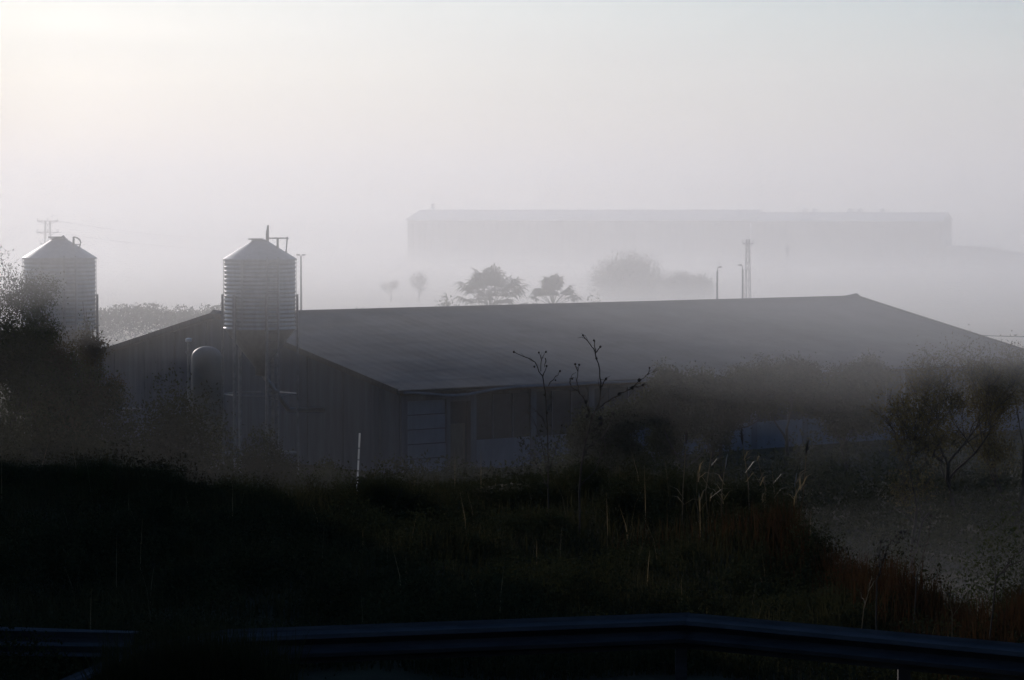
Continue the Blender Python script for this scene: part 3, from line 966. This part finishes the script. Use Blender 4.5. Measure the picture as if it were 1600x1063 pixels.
for q in (K + dl * 3.9, K + dl * 0.05, K + dr * 2.1, K + dr * 4.2, K + dr * 7.0):
    b = MB(); g = gz(q.x, q.y + 0.12)
    b.box((q.x, q.y + 0.13, (g + RAILZ) / 2 - 0.15), (0.1, 0.06, RAILZ - g + 0.2)); b.build('post', 'rail', GR)
# lowered, twisted end of the guardrail on the left
GE = empty('guardrail_end', (0, 0, 0))
tag(GE, 'lowered guardrail end half buried in the grass, showing thin pale ridges', 'guardrail')
pts, tl = [], []
for t in np.linspace(0, 1, 12):
    px = -60 + 270 * t
    q = at(px, 1004 + 6 * t, 26.4 - 0.3 * t)
    pts.append((q.x, q.y, q.z + 0.02)); tl.append(math.radians(40 + 10 * t))
w_beam(pts, 'beam', GE, tl)
for i in (1, 8):
    p = Vector(pts[i]); g = gz(p.x, p.y)
    b = MB(); b.box((p.x, p.y + 0.1, (g + p.z) / 2 - 0.1), (0.1, 0.06, max(0.2, p.z - g + 0.1))); b.build('post', 'rail', GE)

# ------------------------------------------------------------------ terrace vegetation
vr = np.random.default_rng(100)


def terrace_points(n, y0=25.6, y1=42.5, r=vr):
    out = []
    while sum(len(o) for o in out) < n:
        y = r.uniform(y0, y1, n * 2)
        x = r.uniform(-1, 1, n * 2) * (y * 0.19 + 0.6)
        e = edge_y(x)
        k = (y < e + 3.0)
        # bare patch of soil at the left
        bare = (np.abs(x + 2.5) < 1.3) & (np.abs(y - 28.6) < 0.5)
        k &= ~(bare & (r.random(n * 2) < 0.8))
        out.append(np.stack([x[k], y[k]], 1))
    return np.concatenate(out)[:n]


def clump_noise(x, y, s):
    return (np.sin(x * 1.7 * s + 0.6 * np.sin(y * 1.1 * s)) * np.sin(y * 1.3 * s + 1.4 + np.sin(x * 0.9 * s)) + 1) / 2


def blades(P, hmin, hmax, width, r, lean=0.35):
    n = len(P)
    z = ground_z(P[:, 0], P[:, 1])
    base = np.stack([P[:, 0], P[:, 1], z - 0.02], 1)
    h = r.uniform(hmin, hmax, n) * (0.45 + 0.8 * clump_noise(P[:, 0], P[:, 1], 0.9))
    a = r.uniform(0, 2 * math.pi, n)
    tilt = r.uniform(0, lean, n)
    d = np.stack([np.cos(a), np.sin(a), np.zeros(n)], 1)
    sd = np.stack([-np.sin(a), np.cos(a), np.zeros(n)], 1) * (width * r.uniform(0.6, 1.3, n))[:, None] / 2
    m = base + d * (tilt * h * 0.35)[:, None]; m[:, 2] += h * 0.55
    t = base + d * (tilt * h)[:, None]; t[:, 2] += h * (1 - 0.25 * tilt)
    q1 = np.stack([base - sd, base + sd, m + sd * 0.75, m - sd * 0.75], 1)
    q2 = np.stack([m - sd * 0.75, m + sd * 0.75, t + sd * 0.1, t - sd * 0.1], 1)
    return np.concatenate([q1, q2])


G = blades(terrace_points(60000), 0.15, 0.44, 0.012, vr, 0.8)
o = bpy.data.objects.new('grass', quads_mesh('grass', G, 'grass')); COL.objects.link(o)
tag(o, 'dark rough grass covering the roadside terrace', 'grass', kind='stuff')
# low leafy undergrowth
PT = terrace_points(460)
rx0 = vr.uniform(-8.0, 3.6, 110)
PT = np.concatenate([PT, np.stack([rx0, edge_y(rx0) + vr.normal(0, 0.35, 110)], 1)])
PP = []
for (x, y) in PT:
    c = clump_noise(np.array(x), np.array(y), 0.6)
    n = int(330 + 560 * c)
    hh, ww = 0.22 + 0.42 * c * vr.uniform(0.5, 1.2), vr.uniform(0.25, 0.55)
    if y > edge_y(x) - 1.0:
        hh = vr.uniform(0.25, 0.75)
    q = np.stack([x + vr.normal(0, ww * 0.5, n), y + vr.normal(0, ww * 0.5, n), np.zeros(n)], 1)
    rr = np.hypot(q[:, 0] - x, q[:, 1] - y) / ww
    q[:, 2] = ground_z(q[:, 0], q[:, 1]) + hh * np.exp(-rr ** 2) * np.sqrt(vr.random(n)) * vr.uniform(0.75, 1.15, n)
    PP.append(q)
PP = np.concatenate(PP)
o = bpy.data.objects.new('undergrowth', quads_mesh('undergrowth', leaves(PP, 0.04, vr, up=0.6), 'leaf_dark')); COL.objects.link(o)
tag(o, 'low dark leafy undergrowth on the roadside terrace', 'undergrowth', kind='stuff')
# taller growth right on the rim
n = 15000
x = vr.uniform(-8.5, 3.6, n); y = edge_y(x) + vr.normal(0, 0.7, n)
o = bpy.data.objects.new('rim_grass', quads_mesh('rim_grass', blades(np.stack([x, y], 1), 0.2, 0.62, 0.013, vr, 0.5), 'grass')); COL.objects.link(o)
tag(o, 'taller tufty grass along the rim of the terrace, its tips catching light', 'grass', kind='stuff')
# rusty dry grass along the right rim
n = 22000
y = vr.uniform(24.5, 36, n * 3); x = vr.uniform(1.2, 7.2, n * 3); e = edge_y(x)
k = (y > e - 5.0 * vr.random(n * 3) ** 1.6) & (y < e + 1.2) & (x / y < 0.2)
PD = np.stack([x[k], y[k]], 1)[:n]
o = bpy.data.objects.new('dry_grass', quads_mesh('dry_grass', blades(PD, 0.25, 0.7, 0.011, vr, 0.5), 'dry')); COL.objects.link(o)
tag(o, 'rusty brown dry grass along the falling rim of the terrace', 'grass', kind='stuff')
# rank grass growing up over the sunken end of the guardrail
n = 6000
PB = np.stack([vr.uniform(-3.3, -1.75, n), vr.uniform(22.9, 23.9, n)], 1)
PB = PB[vr.random(n) < np.clip((-1.6 - PB[:, 0]) / 0.9, 0.1, 1.0)]
o = bpy.data.objects.new('rank_grass', quads_mesh('rank_grass', blades(PB, 0.55, 1.0, 0.012, vr, 0.45), 'grass')); COL.objects.link(o)
tag(o, 'rank dark grass grown over the sunken end of the guardrail', 'grass', kind='stuff')
# scattered straw stalks
n = 110
PS = terrace_points(n, 27, 42.5)
o = bpy.data.objects.new('straw', quads_mesh('straw', blades(PS, 0.45, 0.95, 0.009, vr, 0.3), 'reed')); COL.objects.link(o)
tag(o, 'thin pale straw stems standing in the dark grass', 'grass', kind='stuff')

# scrub on the field between the terrace and the shed
fr = np.random.default_rng(300)
PP = []
cnt = 0
while cnt < 2400:
    y_ = fr.uniform(42, 116); x_ = fr.uniform(-0.19, 0.19) * y_
    if y_ < float(edge_y(x_)) + 4 or y_ > 116 + (x_ + 4.5) * 0.84 - 1.5 or (abs(x_ / y_ + 0.087) < 0.02 and y_ > 105):
        continue
    cnt += 1
    n = 95
    hh, ww = fr.uniform(0.35, 1.25) * min(1.0, max(0.25, (y_ - 40) / 30)) * (1.0 + 0.9 * (y_ > 78) * (x_ > 0.5)), fr.uniform(0.5, 1.3)
    q = np.stack([x_ + fr.normal(0, ww * 0.5, n), y_ + fr.normal(0, ww * 0.5, n), np.zeros(n)], 1)
    rr = np.hypot(q[:, 0] - x_, q[:, 1] - y_) / ww
    q[:, 2] = ground_z(q[:, 0], q[:, 1]) + hh * np.exp(-rr ** 2) * np.sqrt(fr.random(n)) * fr.uniform(0.75, 1.15, n)
    PP.append(q)
PP = np.concatenate(PP)
o = bpy.data.objects.new('scrub', quads_mesh('scrub', leaves(PP, 0.0014 * PP[:, 1], fr, up=0.6), 'leaf_dark')); COL.objects.link(o)
tag(o, 'dark scrub covering the field between the terrace and the shed', 'scrub', kind='stuff')

# single shrubs on the rim
for i, (px, top, y, wpx, m_, lab) in enumerate([
        (35, 704, 40.5, 150, 'leaf_dark', 'low dark shrub on the terrace rim at the photo edge, below the leafy trees'),
        (130, 722, 39.5, 110, 'leaf', 'low weedy bush on the rim next to the edge shrub'),
        (605, 722, 39.8, 150, 'leaf_dark', 'low dark bush on the rim at the foot of the white marker pole'),
        (985, 735, 38.8, 130, 'leaf_dark', 'low dark bush on the rim right of the tall dead weeds'),
        (1160, 742, 38.2, 160, 'leaf_dark', 'low dark bush on the rim under the reeds'),
        (1215, 795, 35.5, 120, 'leaf_dark', 'dark bush where the rim begins to fall, below the reeds')]):
    shrub_px('rim_shrub', lab, px, top, y, wpx, m_, 11000, 0.03, 110 + i, lobes=22)


# ------------------------------------------------------------------ single weeds
def weed(name, label, y, strokes, r0, buds, cat='weed', seed=0, mname='stalk'):
    """strokes: pixel polylines; each gets its own depth offset so the plant has depth"""
    r = np.random.default_rng(seed)
    px0, py0 = strokes[0][0]
    base = at(px0, py0, y)
    base.z = gz(base.x, y) - 0.05
    R = empty(name, base)
    tag(R, label, cat)
    for i, st in enumerate(strokes):
        n = len(st)
        dy1 = 0.0 if i == 0 else r.uniform(-0.35, 0.35)
        pts = []
        for j, (a, c) in enumerate(st):
            q = at(a, c, y + dy1 * (j / max(1, n - 1)))
            pts.append(q - base)
        if i == 0:
            pts[0] = Vector((0, 0, 0))
        # finer, slightly crooked polyline
        fine = [pts[0]]
        for u, w in zip(pts[:-1], pts[1:]):
            for t in (0.33, 0.66, 1.0):
                jit = Vector(r.normal(size=3) * 0.006) if t < 1 else Vector((0, 0, 0))
                fine.append(u.lerp(w, t) + jit)
        rad = r0 if i == 0 else r0 * 0.62
        b = MB(); b.tube(fine, list(np.linspace(rad, rad * 0.4, len(fine))), 5)
        b.build('stem' if i == 0 else 'branch', mname, R)
        b = MB()
        for t in range(2, len(fine) - 1):           # fine side twigs
            if r.random() < 0.55:
                d0 = (fine[t + 1] - fine[t - 1]).normalized()
                d1 = (d0 * 0.8 + Vector(r.normal(size=3) * 0.6) + UP * 0.25).normalized()
                ln = r.uniform(0.03, 0.13) * (0.3 + r0 * 70)
                mid = fine[t] + d1 * ln * 0.55
                b.tube([fine[t], mid, mid + (d1 + Vector(r.normal(size=3) * 0.35) + UP * 0.2).normalized() * ln * 0.5], [r0 * 0.28, r0 * 0.2, r0 * 0.1], 4)
        if b.v:
            tag(b.build('twigs', mname, R), kind='stuff')
    b = MB()
    for (a, c, s) in buds:
        q = at(a, c, y) - base
        prof = [(s * 0.3, -s), (s, -s * 0.2), (s * 0.8, s * 0.5), (s * 0.2, s)]
        b = MB(); b.lathe(prof, 6, q); b.build('seed_head', mname, R)
    return R


weed('dead_weed', 'slimmer tall dead weed stalk with forked tips at the terrace rim', 38.0,
     [[(857, 790), (857, 720), (855, 660), (852, 610), (848, 588), (836, 566), (820, 558), (803, 550)],
      [(845, 580), (846, 562), (842, 552)], [(846, 563), (852, 551)], [(848, 588), (854, 573)], [(857, 603), (868, 588), (875, 580)],
      [(852, 560), (851, 574)], [(855, 672), (848, 652), (838, 643), (828, 634)], [(857, 742), (846, 690), (833, 655), (822, 640)],
      [(857, 765), (838, 725), (818, 690), (810, 680)], [(858, 640), (862, 625), (858, 612)], [(858, 735), (872, 690), (882, 655)]],
     0.010, [(803, 550, .016), (842, 551, .014), (853, 550, .014), (854, 572, .014), (875, 580, .016), (829, 634, .014), (835, 573, .014), (851, 617, .014), (855, 645, .02), (868, 594, .012)], seed=1)
weed('dead_weed', 'taller dead weed stalk with spreading branches and dark seed heads', 37.5,
     [[(905, 790), (908, 730), (915, 690), (922, 662), (928, 648), (936, 632), (938, 615), (939, 598), (935, 568), (930, 550), (922, 538), (911, 524)],
      [(930, 550), (929, 540), (928, 532)], [(931, 551), (938, 542)], [(939, 605), (943, 597), (947, 592)],
      [(924, 655), (920, 640), (912, 622), (904, 612), (894, 606), (891, 598)], [(904, 612), (902, 600), (903, 580), (905, 570)], [(903, 580), (899, 570)], [(892, 602), (890, 592), (896, 590)],
      [(932, 641), (945, 630), (962, 620), (975, 613), (988, 606), (1000, 594), (1015, 584), (1029, 578)], [(988, 606), (1002, 603), (1014, 602)], [(1012, 586), (1015, 575)],
      [(912, 690), (920, 676), (935, 665), (950, 655), (958, 645)], [(908, 725), (918, 700), (935, 688), (960, 684), (975, 680)], [(940, 685), (952, 665), (958, 648)], [(906, 760), (930, 735), (945, 700), (948, 690)]],
     0.013, [(911, 524, .014), (928, 532, .014), (938, 542, .016), (947, 592, .018), (932, 560, .016), (916, 628, .026), (917, 650, .026), (938, 654, .034), (939, 662, .03), (968, 616, .026), (988, 606, .026), (999, 594, .026), (1005, 602, .02), (1015, 575, .014), (905, 570, .014), (899, 569, .014), (894, 592, .014), (958, 646, .022), (920, 640, .024)], seed=2)
weed('dark_weed', 'dark leafy weed bending over the misty slope in front of the pale shrub', 27.6,
     [[(1368, 960), (1370, 920), (1374, 880), (1376, 850), (1385, 842)], [(1374, 885), (1390, 850), (1402, 836), (1412, 830), (1424, 840), (1434, 850), (1440, 856)], [(1372, 900), (1384, 866), (1386, 862)],
      [(1412, 830), (1420, 826)], [(1372, 870), (1372, 852)]],
     0.009, [(1376, 846, .014), (1384, 865, .016), (1400, 838, .014), (1408, 832, .018), (1405, 842, .014), (1372, 868, .012), (1377, 875, .015), (1414, 832, .012), (1428, 843, .009), (1438, 854, .01), (1373, 885, .012), (1396, 845, .012), (1380, 855, .011), (1391, 850, .01), (1403, 848, .012), (1411, 840, .012), (1369, 878, .01), (1381, 872, .012)], seed=3)
weed('dry_stalk', 'long thin dark stalk leaning beside the dark leafy weed', 28.0,
     [[(1424, 930), (1432, 900), (1444, 862), (1452, 830), (1456, 805)], [(1440, 875), (1446, 862)], [(1447, 850), (1452, 846)], [(1430, 905), (1422, 890)]], 0.007, [(1455, 806, .01)], seed=4)
weed('bare_twig', 'bare forked twig reaching in from the photo edge over the dry grass', 27.0,
     [[(1540, 940), (1556, 905), (1575, 885), (1600, 874), (1625, 868)], [(1565, 895), (1582, 872), (1600, 858), (1622, 846)], [(1556, 905), (1551, 880), (1549, 866)], [(1594, 930), (1600, 900), (1598, 880)]],
     0.009, [], seed=5)
weed('pale_stalk', 'thin pale dry stem standing just behind the guardrail', 27.2,
     [[(1340, 985), (1350, 950), (1358, 920), (1362, 900)], [(1352, 945), (1345, 925)], [(1357, 925), (1366, 908)]], 0.006, [], seed=6, mname='reed')
weed('pale_stalk', 'pale twiggy plant behind the guardrail near the photo edge', 26.6,
     [[(1490, 1000), (1488, 960), (1484, 940), (1480, 925)], [(1488, 965), (1500, 945), (1505, 938)], [(1487, 955), (1476, 945)], [(1500, 946), (1497, 935)]], 0.006, [(1480, 926, .012), (1505, 938, .012), (1476, 944, .012)], seed=7, mname='reed')

# white marker pole
a, c = at(556, 742, 41.6), at(562, 677, 41.6)
R = empty('marker_pole', (a.x, a.y, gz(a.x, a.y) - 0.05))
tag(R, 'thin white marker pole leaning on the terrace rim', 'pole')
b = MB(); b.tube([Vector((0, 0, 0)), c - R.location], 0.013, 8); b.build('pole', 'marker', R)
for t in (0.55, 0.68, 0.82):
    q = Vector((0, 0, 0)).lerp(c - R.location, t)
    b = MB(); b.tube([q - (c - R.location) * 0.006, q + (c - R.location) * 0.006], 0.0145, 8); b.build('band', 'steel', R)

# reeds
reeds = [(1066, 772, 1072, 690, 'plume', 'leftmost leaning reed with a dark plume on the rim'), (1108, 790, 1112, 706, 'leaf', 'short reed between the leftmost plume and the bright-leaved reed'),
         (1128, 790, 1134, 716, 'bright', 'reed with a leaf coloured white as a sun glint at the centre of the clump'), (1172, 790, 1160, 690, 'plume', 'tall reed with a dark plume leaning towards the dead weeds'),
         (1196, 800, 1182, 712, 'leaf', 'arching reed with orange leaves in the middle of the clump'), (1236, 800, 1260, 706, 'plume', 'rightmost leaning reed with a pointed plume'),
         (1240, 800, 1242, 745, 'bright', 'short reed with a leaf coloured white as a glint under the rightmost plume'), (1214, 800, 1206, 728, 'leaf', 'straw reed standing between orange-leaved and rightmost reeds'),
         (1096, 790, 1090, 735, 'leaf', 'short straw reed beside the leftmost plume')]
for i, (bx, by, tx, ty, kind, lab) in enumerate(reeds):
    r = np.random.default_rng(200 + i)
    y = 37.0 + r.uniform(-0.6, 0.6)
    a, t = at(bx, by, y), at(tx, ty, y + r.uniform(-0.2, 0.2))
    a.z = gz(a.x, a.y) - 0.05
    R = empty('reed', a)
    tag(R, lab, 'reed', 'reeds on the terrace rim')
    d = t - a
    m = d * 0.5 + Vector((r.normal() * 0.03, r.normal() * 0.03, 0.03))
    b = MB(); b.tube([(0, 0, 0), m, d], [0.009, 0.007, 0.004], 5); b.build('stem', 'reed', R)
    for k in range(6 if kind != 'plume' else 4):
        t0 = r.uniform(0.35, 0.95)
        p0 = d * t0
        az = r.uniform(0, 2 * math.pi)
        ln = r.uniform(0.16, 0.36)
        dd = Vector((math.cos(az) * 0.6, math.sin(az) * 0.6, r.uniform(0.3, 1.0))).normalized()
        sd = Vector((-math.sin(az), math.cos(az), 0)) * 0.011
        p1 = p0 + dd * ln * 0.6
        p2 = p1 + (dd + Vector((0, 0, -0.6))).normalized() * ln * 0.5
        b = MB(); b.add([p0 - sd * 0.6, p0 + sd * 0.6, p1 + sd, p1 - sd, p2], [(0, 1, 2, 3), (3, 2, 4)]); b.build('leaf', 'reed', R)
    if kind == 'plume':
        dn = d.normalized()
        b = MB(); b.tube([d - dn * 0.04, d + dn * 0.04, d + dn * 0.1, d + dn * 0.17], [0.006, 0.018, 0.014, 0.002], 6); b.build('plume', 'stalk', R)
    if kind == 'bright':  # extra leaf coloured white to imitate a sun glint
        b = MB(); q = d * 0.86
        b.add([q, q + Vector((0.016, 0, 0.08)), q + Vector((0.03, 0, 0.2)), q + Vector((0.0, 0.006, 0.1))], [(0, 1, 2, 3)]); b.build('white_glint_leaf', 'white', R)


# ------------------------------------------------------------------ haze and mist (real volumes)
def volume_mat(name, density, g=0.46, color=(0.982, 0.99, 1.0)):
    m = bpy.data.materials.new(name)
    m.use_nodes = True
    n, l = m.node_tree.nodes, m.node_tree.links
    n.remove(n['Principled BSDF'])
    v = n.new('ShaderNodeVolumePrincipled')
    v.inputs['Color'].default_value = (*color, 1)
    v.inputs['Density'].default_value = density
    v.inputs['Anisotropy'].default_value = g
    l.new(v.outputs[0], n['Material Output'].inputs['Volume'])
    return m


def sheet_volume(name, label, xs_, ss, front, back, density, g=0.46):
    """closed body between two surfaces given as functions (x, s) -> (y, z)"""
    b = MB()
    n, k = len(xs_), len(ss)
    vs, fs = [], []
    for fn in (front, back):
        for x in xs_:
            for s in ss:
                y_, z_ = fn(x, s)
                vs.append((x, y_, z_))
    o = n * k
    for i in range(n - 1):
        for j in range(k - 1):
            a = i * k + j
            fs.append((a, a + k, a + k + 1, a + 1))
            fs.append((o + a, o + a + 1, o + a + k + 1, o + a + k))
    for i in range(n - 1):
        for j in (0, k - 1):
            a = i * k + j
            q = (a, o + a, o + a + k, a + k)
            fs.append(q if j == 0 else q[::-1])
    for j in range(k - 1):
        for i in (0, n - 1):
            a = i * k + j
            q = (a, a + 1, o + a + 1, o + a)
            fs.append(q if i == 0 else q[::-1])
    b.add(vs, fs)
    ob = b.build(name, volume_mat(name, density, g))
    bm = bmesh.new()                     # one clean closed shell with outward faces
    bm.from_mesh(ob.data)
    bmesh.ops.remove_doubles(bm, verts=bm.verts, dist=1e-4)
    bmesh.ops.dissolve_degenerate(bm, edges=bm.edges, dist=1e-4)
    bmesh.ops.recalc_face_normals(bm, faces=bm.faces)
    if bm.calc_volume(signed=True) < 0:
        bmesh.ops.reverse_faces(bm, faces=bm.faces)
    bm.to_mesh(ob.data)
    bm.free()
    tag(ob, label, None, kind='stuff')
    return ob


b = MB(); b.box((0, 1150, 36.0), (2810, 2910, 75.0))
hz = b.build('haze', volume_mat('haze', 0.0001))
tag(hz, 'thin pale haze filling the whole valley air', None, kind='stuff')

# near bank of lifted mist in front of the silos and shed: thick at silo-top height, thinning to nothing near the ground
LIFT_Z = np.array([1.5, 3.8, 4.6, 5.5, 6.5, 7.55, 8.6, 9.7, 11.0, 12.0, 14.0, 16.5])
LIFT_T = np.array([0.0, 0.3, 0.55, 1.3, 4.5, 9.0, 17.0, 28.0, 36.0, 42.0, 46.0, 48.0])


def lift_front(x, z):
    t = np.interp(z, LIFT_Z, LIFT_T) * (1.15 + 0.2 * float(sstep((x + 4) / 18.0)))
    t += 1.0 * float(sstep((x - 1) / 9.0)) * min(1.0, max(0.0, (z - 1.5) / 1.5))
    return 98.0 - t * (1 + 0.1 * math.sin(x * 0.11 + z * 0.3)) - 0.02, z - lift_drop(x)


def lift_drop(x):
    return 1.7 * float(sstep((x + 6) / 20.0))


sheet_volume('lifted_mist', 'bank of lifted mist hanging before the silos and the shed roof', np.linspace(-90, 90, 91), LIFT_Z,
             lift_front, lambda x, z: (98.0, z - lift_drop(x)), 0.0135)

# the main valley fog
FOG_Z = np.array([-0.4, 2.0, 4.0, 6.0, 9.0, 13.0, 19.0, 27.0, 38.0])
FOG_Y = np.array([185.0, 168.0, 150.0, 134.0, 122.0, 114.0, 112.0, 112.0, 112.0])
sheet_volume('valley_fog', 'deep pale fog filling the valley behind the shed', np.linspace(-900, 900, 25), FOG_Z,
             lambda x, z: (float(np.interp(z, FOG_Z, FOG_Y)) + 3 * math.sin(x * 0.05), z), lambda x, z: (2000.0, z), 0.0019)
LOW_Z = np.array([-0.45, 2.0, 4.0, 6.0, 9.0, 11.5, 13.5])
LOW_Y = np.array([190.0, 172.0, 155.0, 140.0, 128.0, 140.0, 170.0])
sheet_volume('low_fog', 'lower and thicker layer of the valley fog behind the shed', np.linspace(-850, 850, 25), LOW_Z,
             lambda x, z: (float(np.interp(z, LOW_Z, LOW_Y)) + 3 * math.sin(x * 0.05 + 1), z), lambda x, z: (1900.0, z), 0.0013)

# denser ground mist before the warehouse
GM_X = np.linspace(-220, 220, 23)
GM_S = np.linspace(0, 1, 41)
def gm_top(x, s, rise):
    return 165 + 600 * s, (1.4 * (1 - math.exp(-s * 14)) + rise * s) * (1 + 0.05 * math.sin(x * 0.05))
sheet_volume('ground_mist', 'low dense mist lying before the warehouse and hiding its foot', GM_X, GM_S,
             lambda x, s: (165 + 600 * s, -0.3), lambda x, s: gm_top(x, s, 2.6), 0.0045)
sheet_volume('ground_mist', 'upper thinner sheet of the mist before the warehouse', GM_X * 1.1, GM_S,
             lambda x, s: (165 + 600 * s, -0.35), lambda x, s: gm_top(x, s, 6.4), 0.0022)
sheet_volume('ground_mist', 'topmost faint sheet of the mist before the warehouse', GM_X * 1.2, GM_S,
             lambda x, s: (165 + 600 * s, -0.38), lambda x, s: gm_top(x, s, 9.6), 0.0012)

# thin mist in the hollow between the terrace rim and the shed
HM_S = np.linspace(0, 1, 15)
def hm_top(x, s):
    hgt = 8.5 - 6.0 * float(sstep((x + 6) / 14.0))
    return 42 + 31 * s, -0.6 + (hgt + 0.6) * (1 - (1 - s) ** 3) * (1 + 0.06 * math.sin(x * 0.2))
sheet_volume('hollow_mist', 'thin mist veiling the scrub and trees between the terrace and the shed', np.linspace(-80, 80, 81), HM_S,
             lambda x, s: (42 + 31 * s, -0.7), hm_top, 0.0011)
# a small denser pool of it below the rusty grass
def pool(x, s, up):
    u = (x - 11.0) / 8.5
    w = max(0.0, 1 - u * u) ** 0.5
    hgt = w * max(0.0, math.sin(math.pi * s)) * (2.4 if up else -2.0)
    return 40 + 36 * s, 4.6 - 3.8 * s + hgt
sheet_volume('mist_pool', 'faint pool of mist in the hollow beyond the rusty grass', np.linspace(2.6, 19.4, 19), np.linspace(0, 1, 15),
             lambda x, s: pool(x, s, False), lambda x, s: pool(x, s, True), 0.0011)
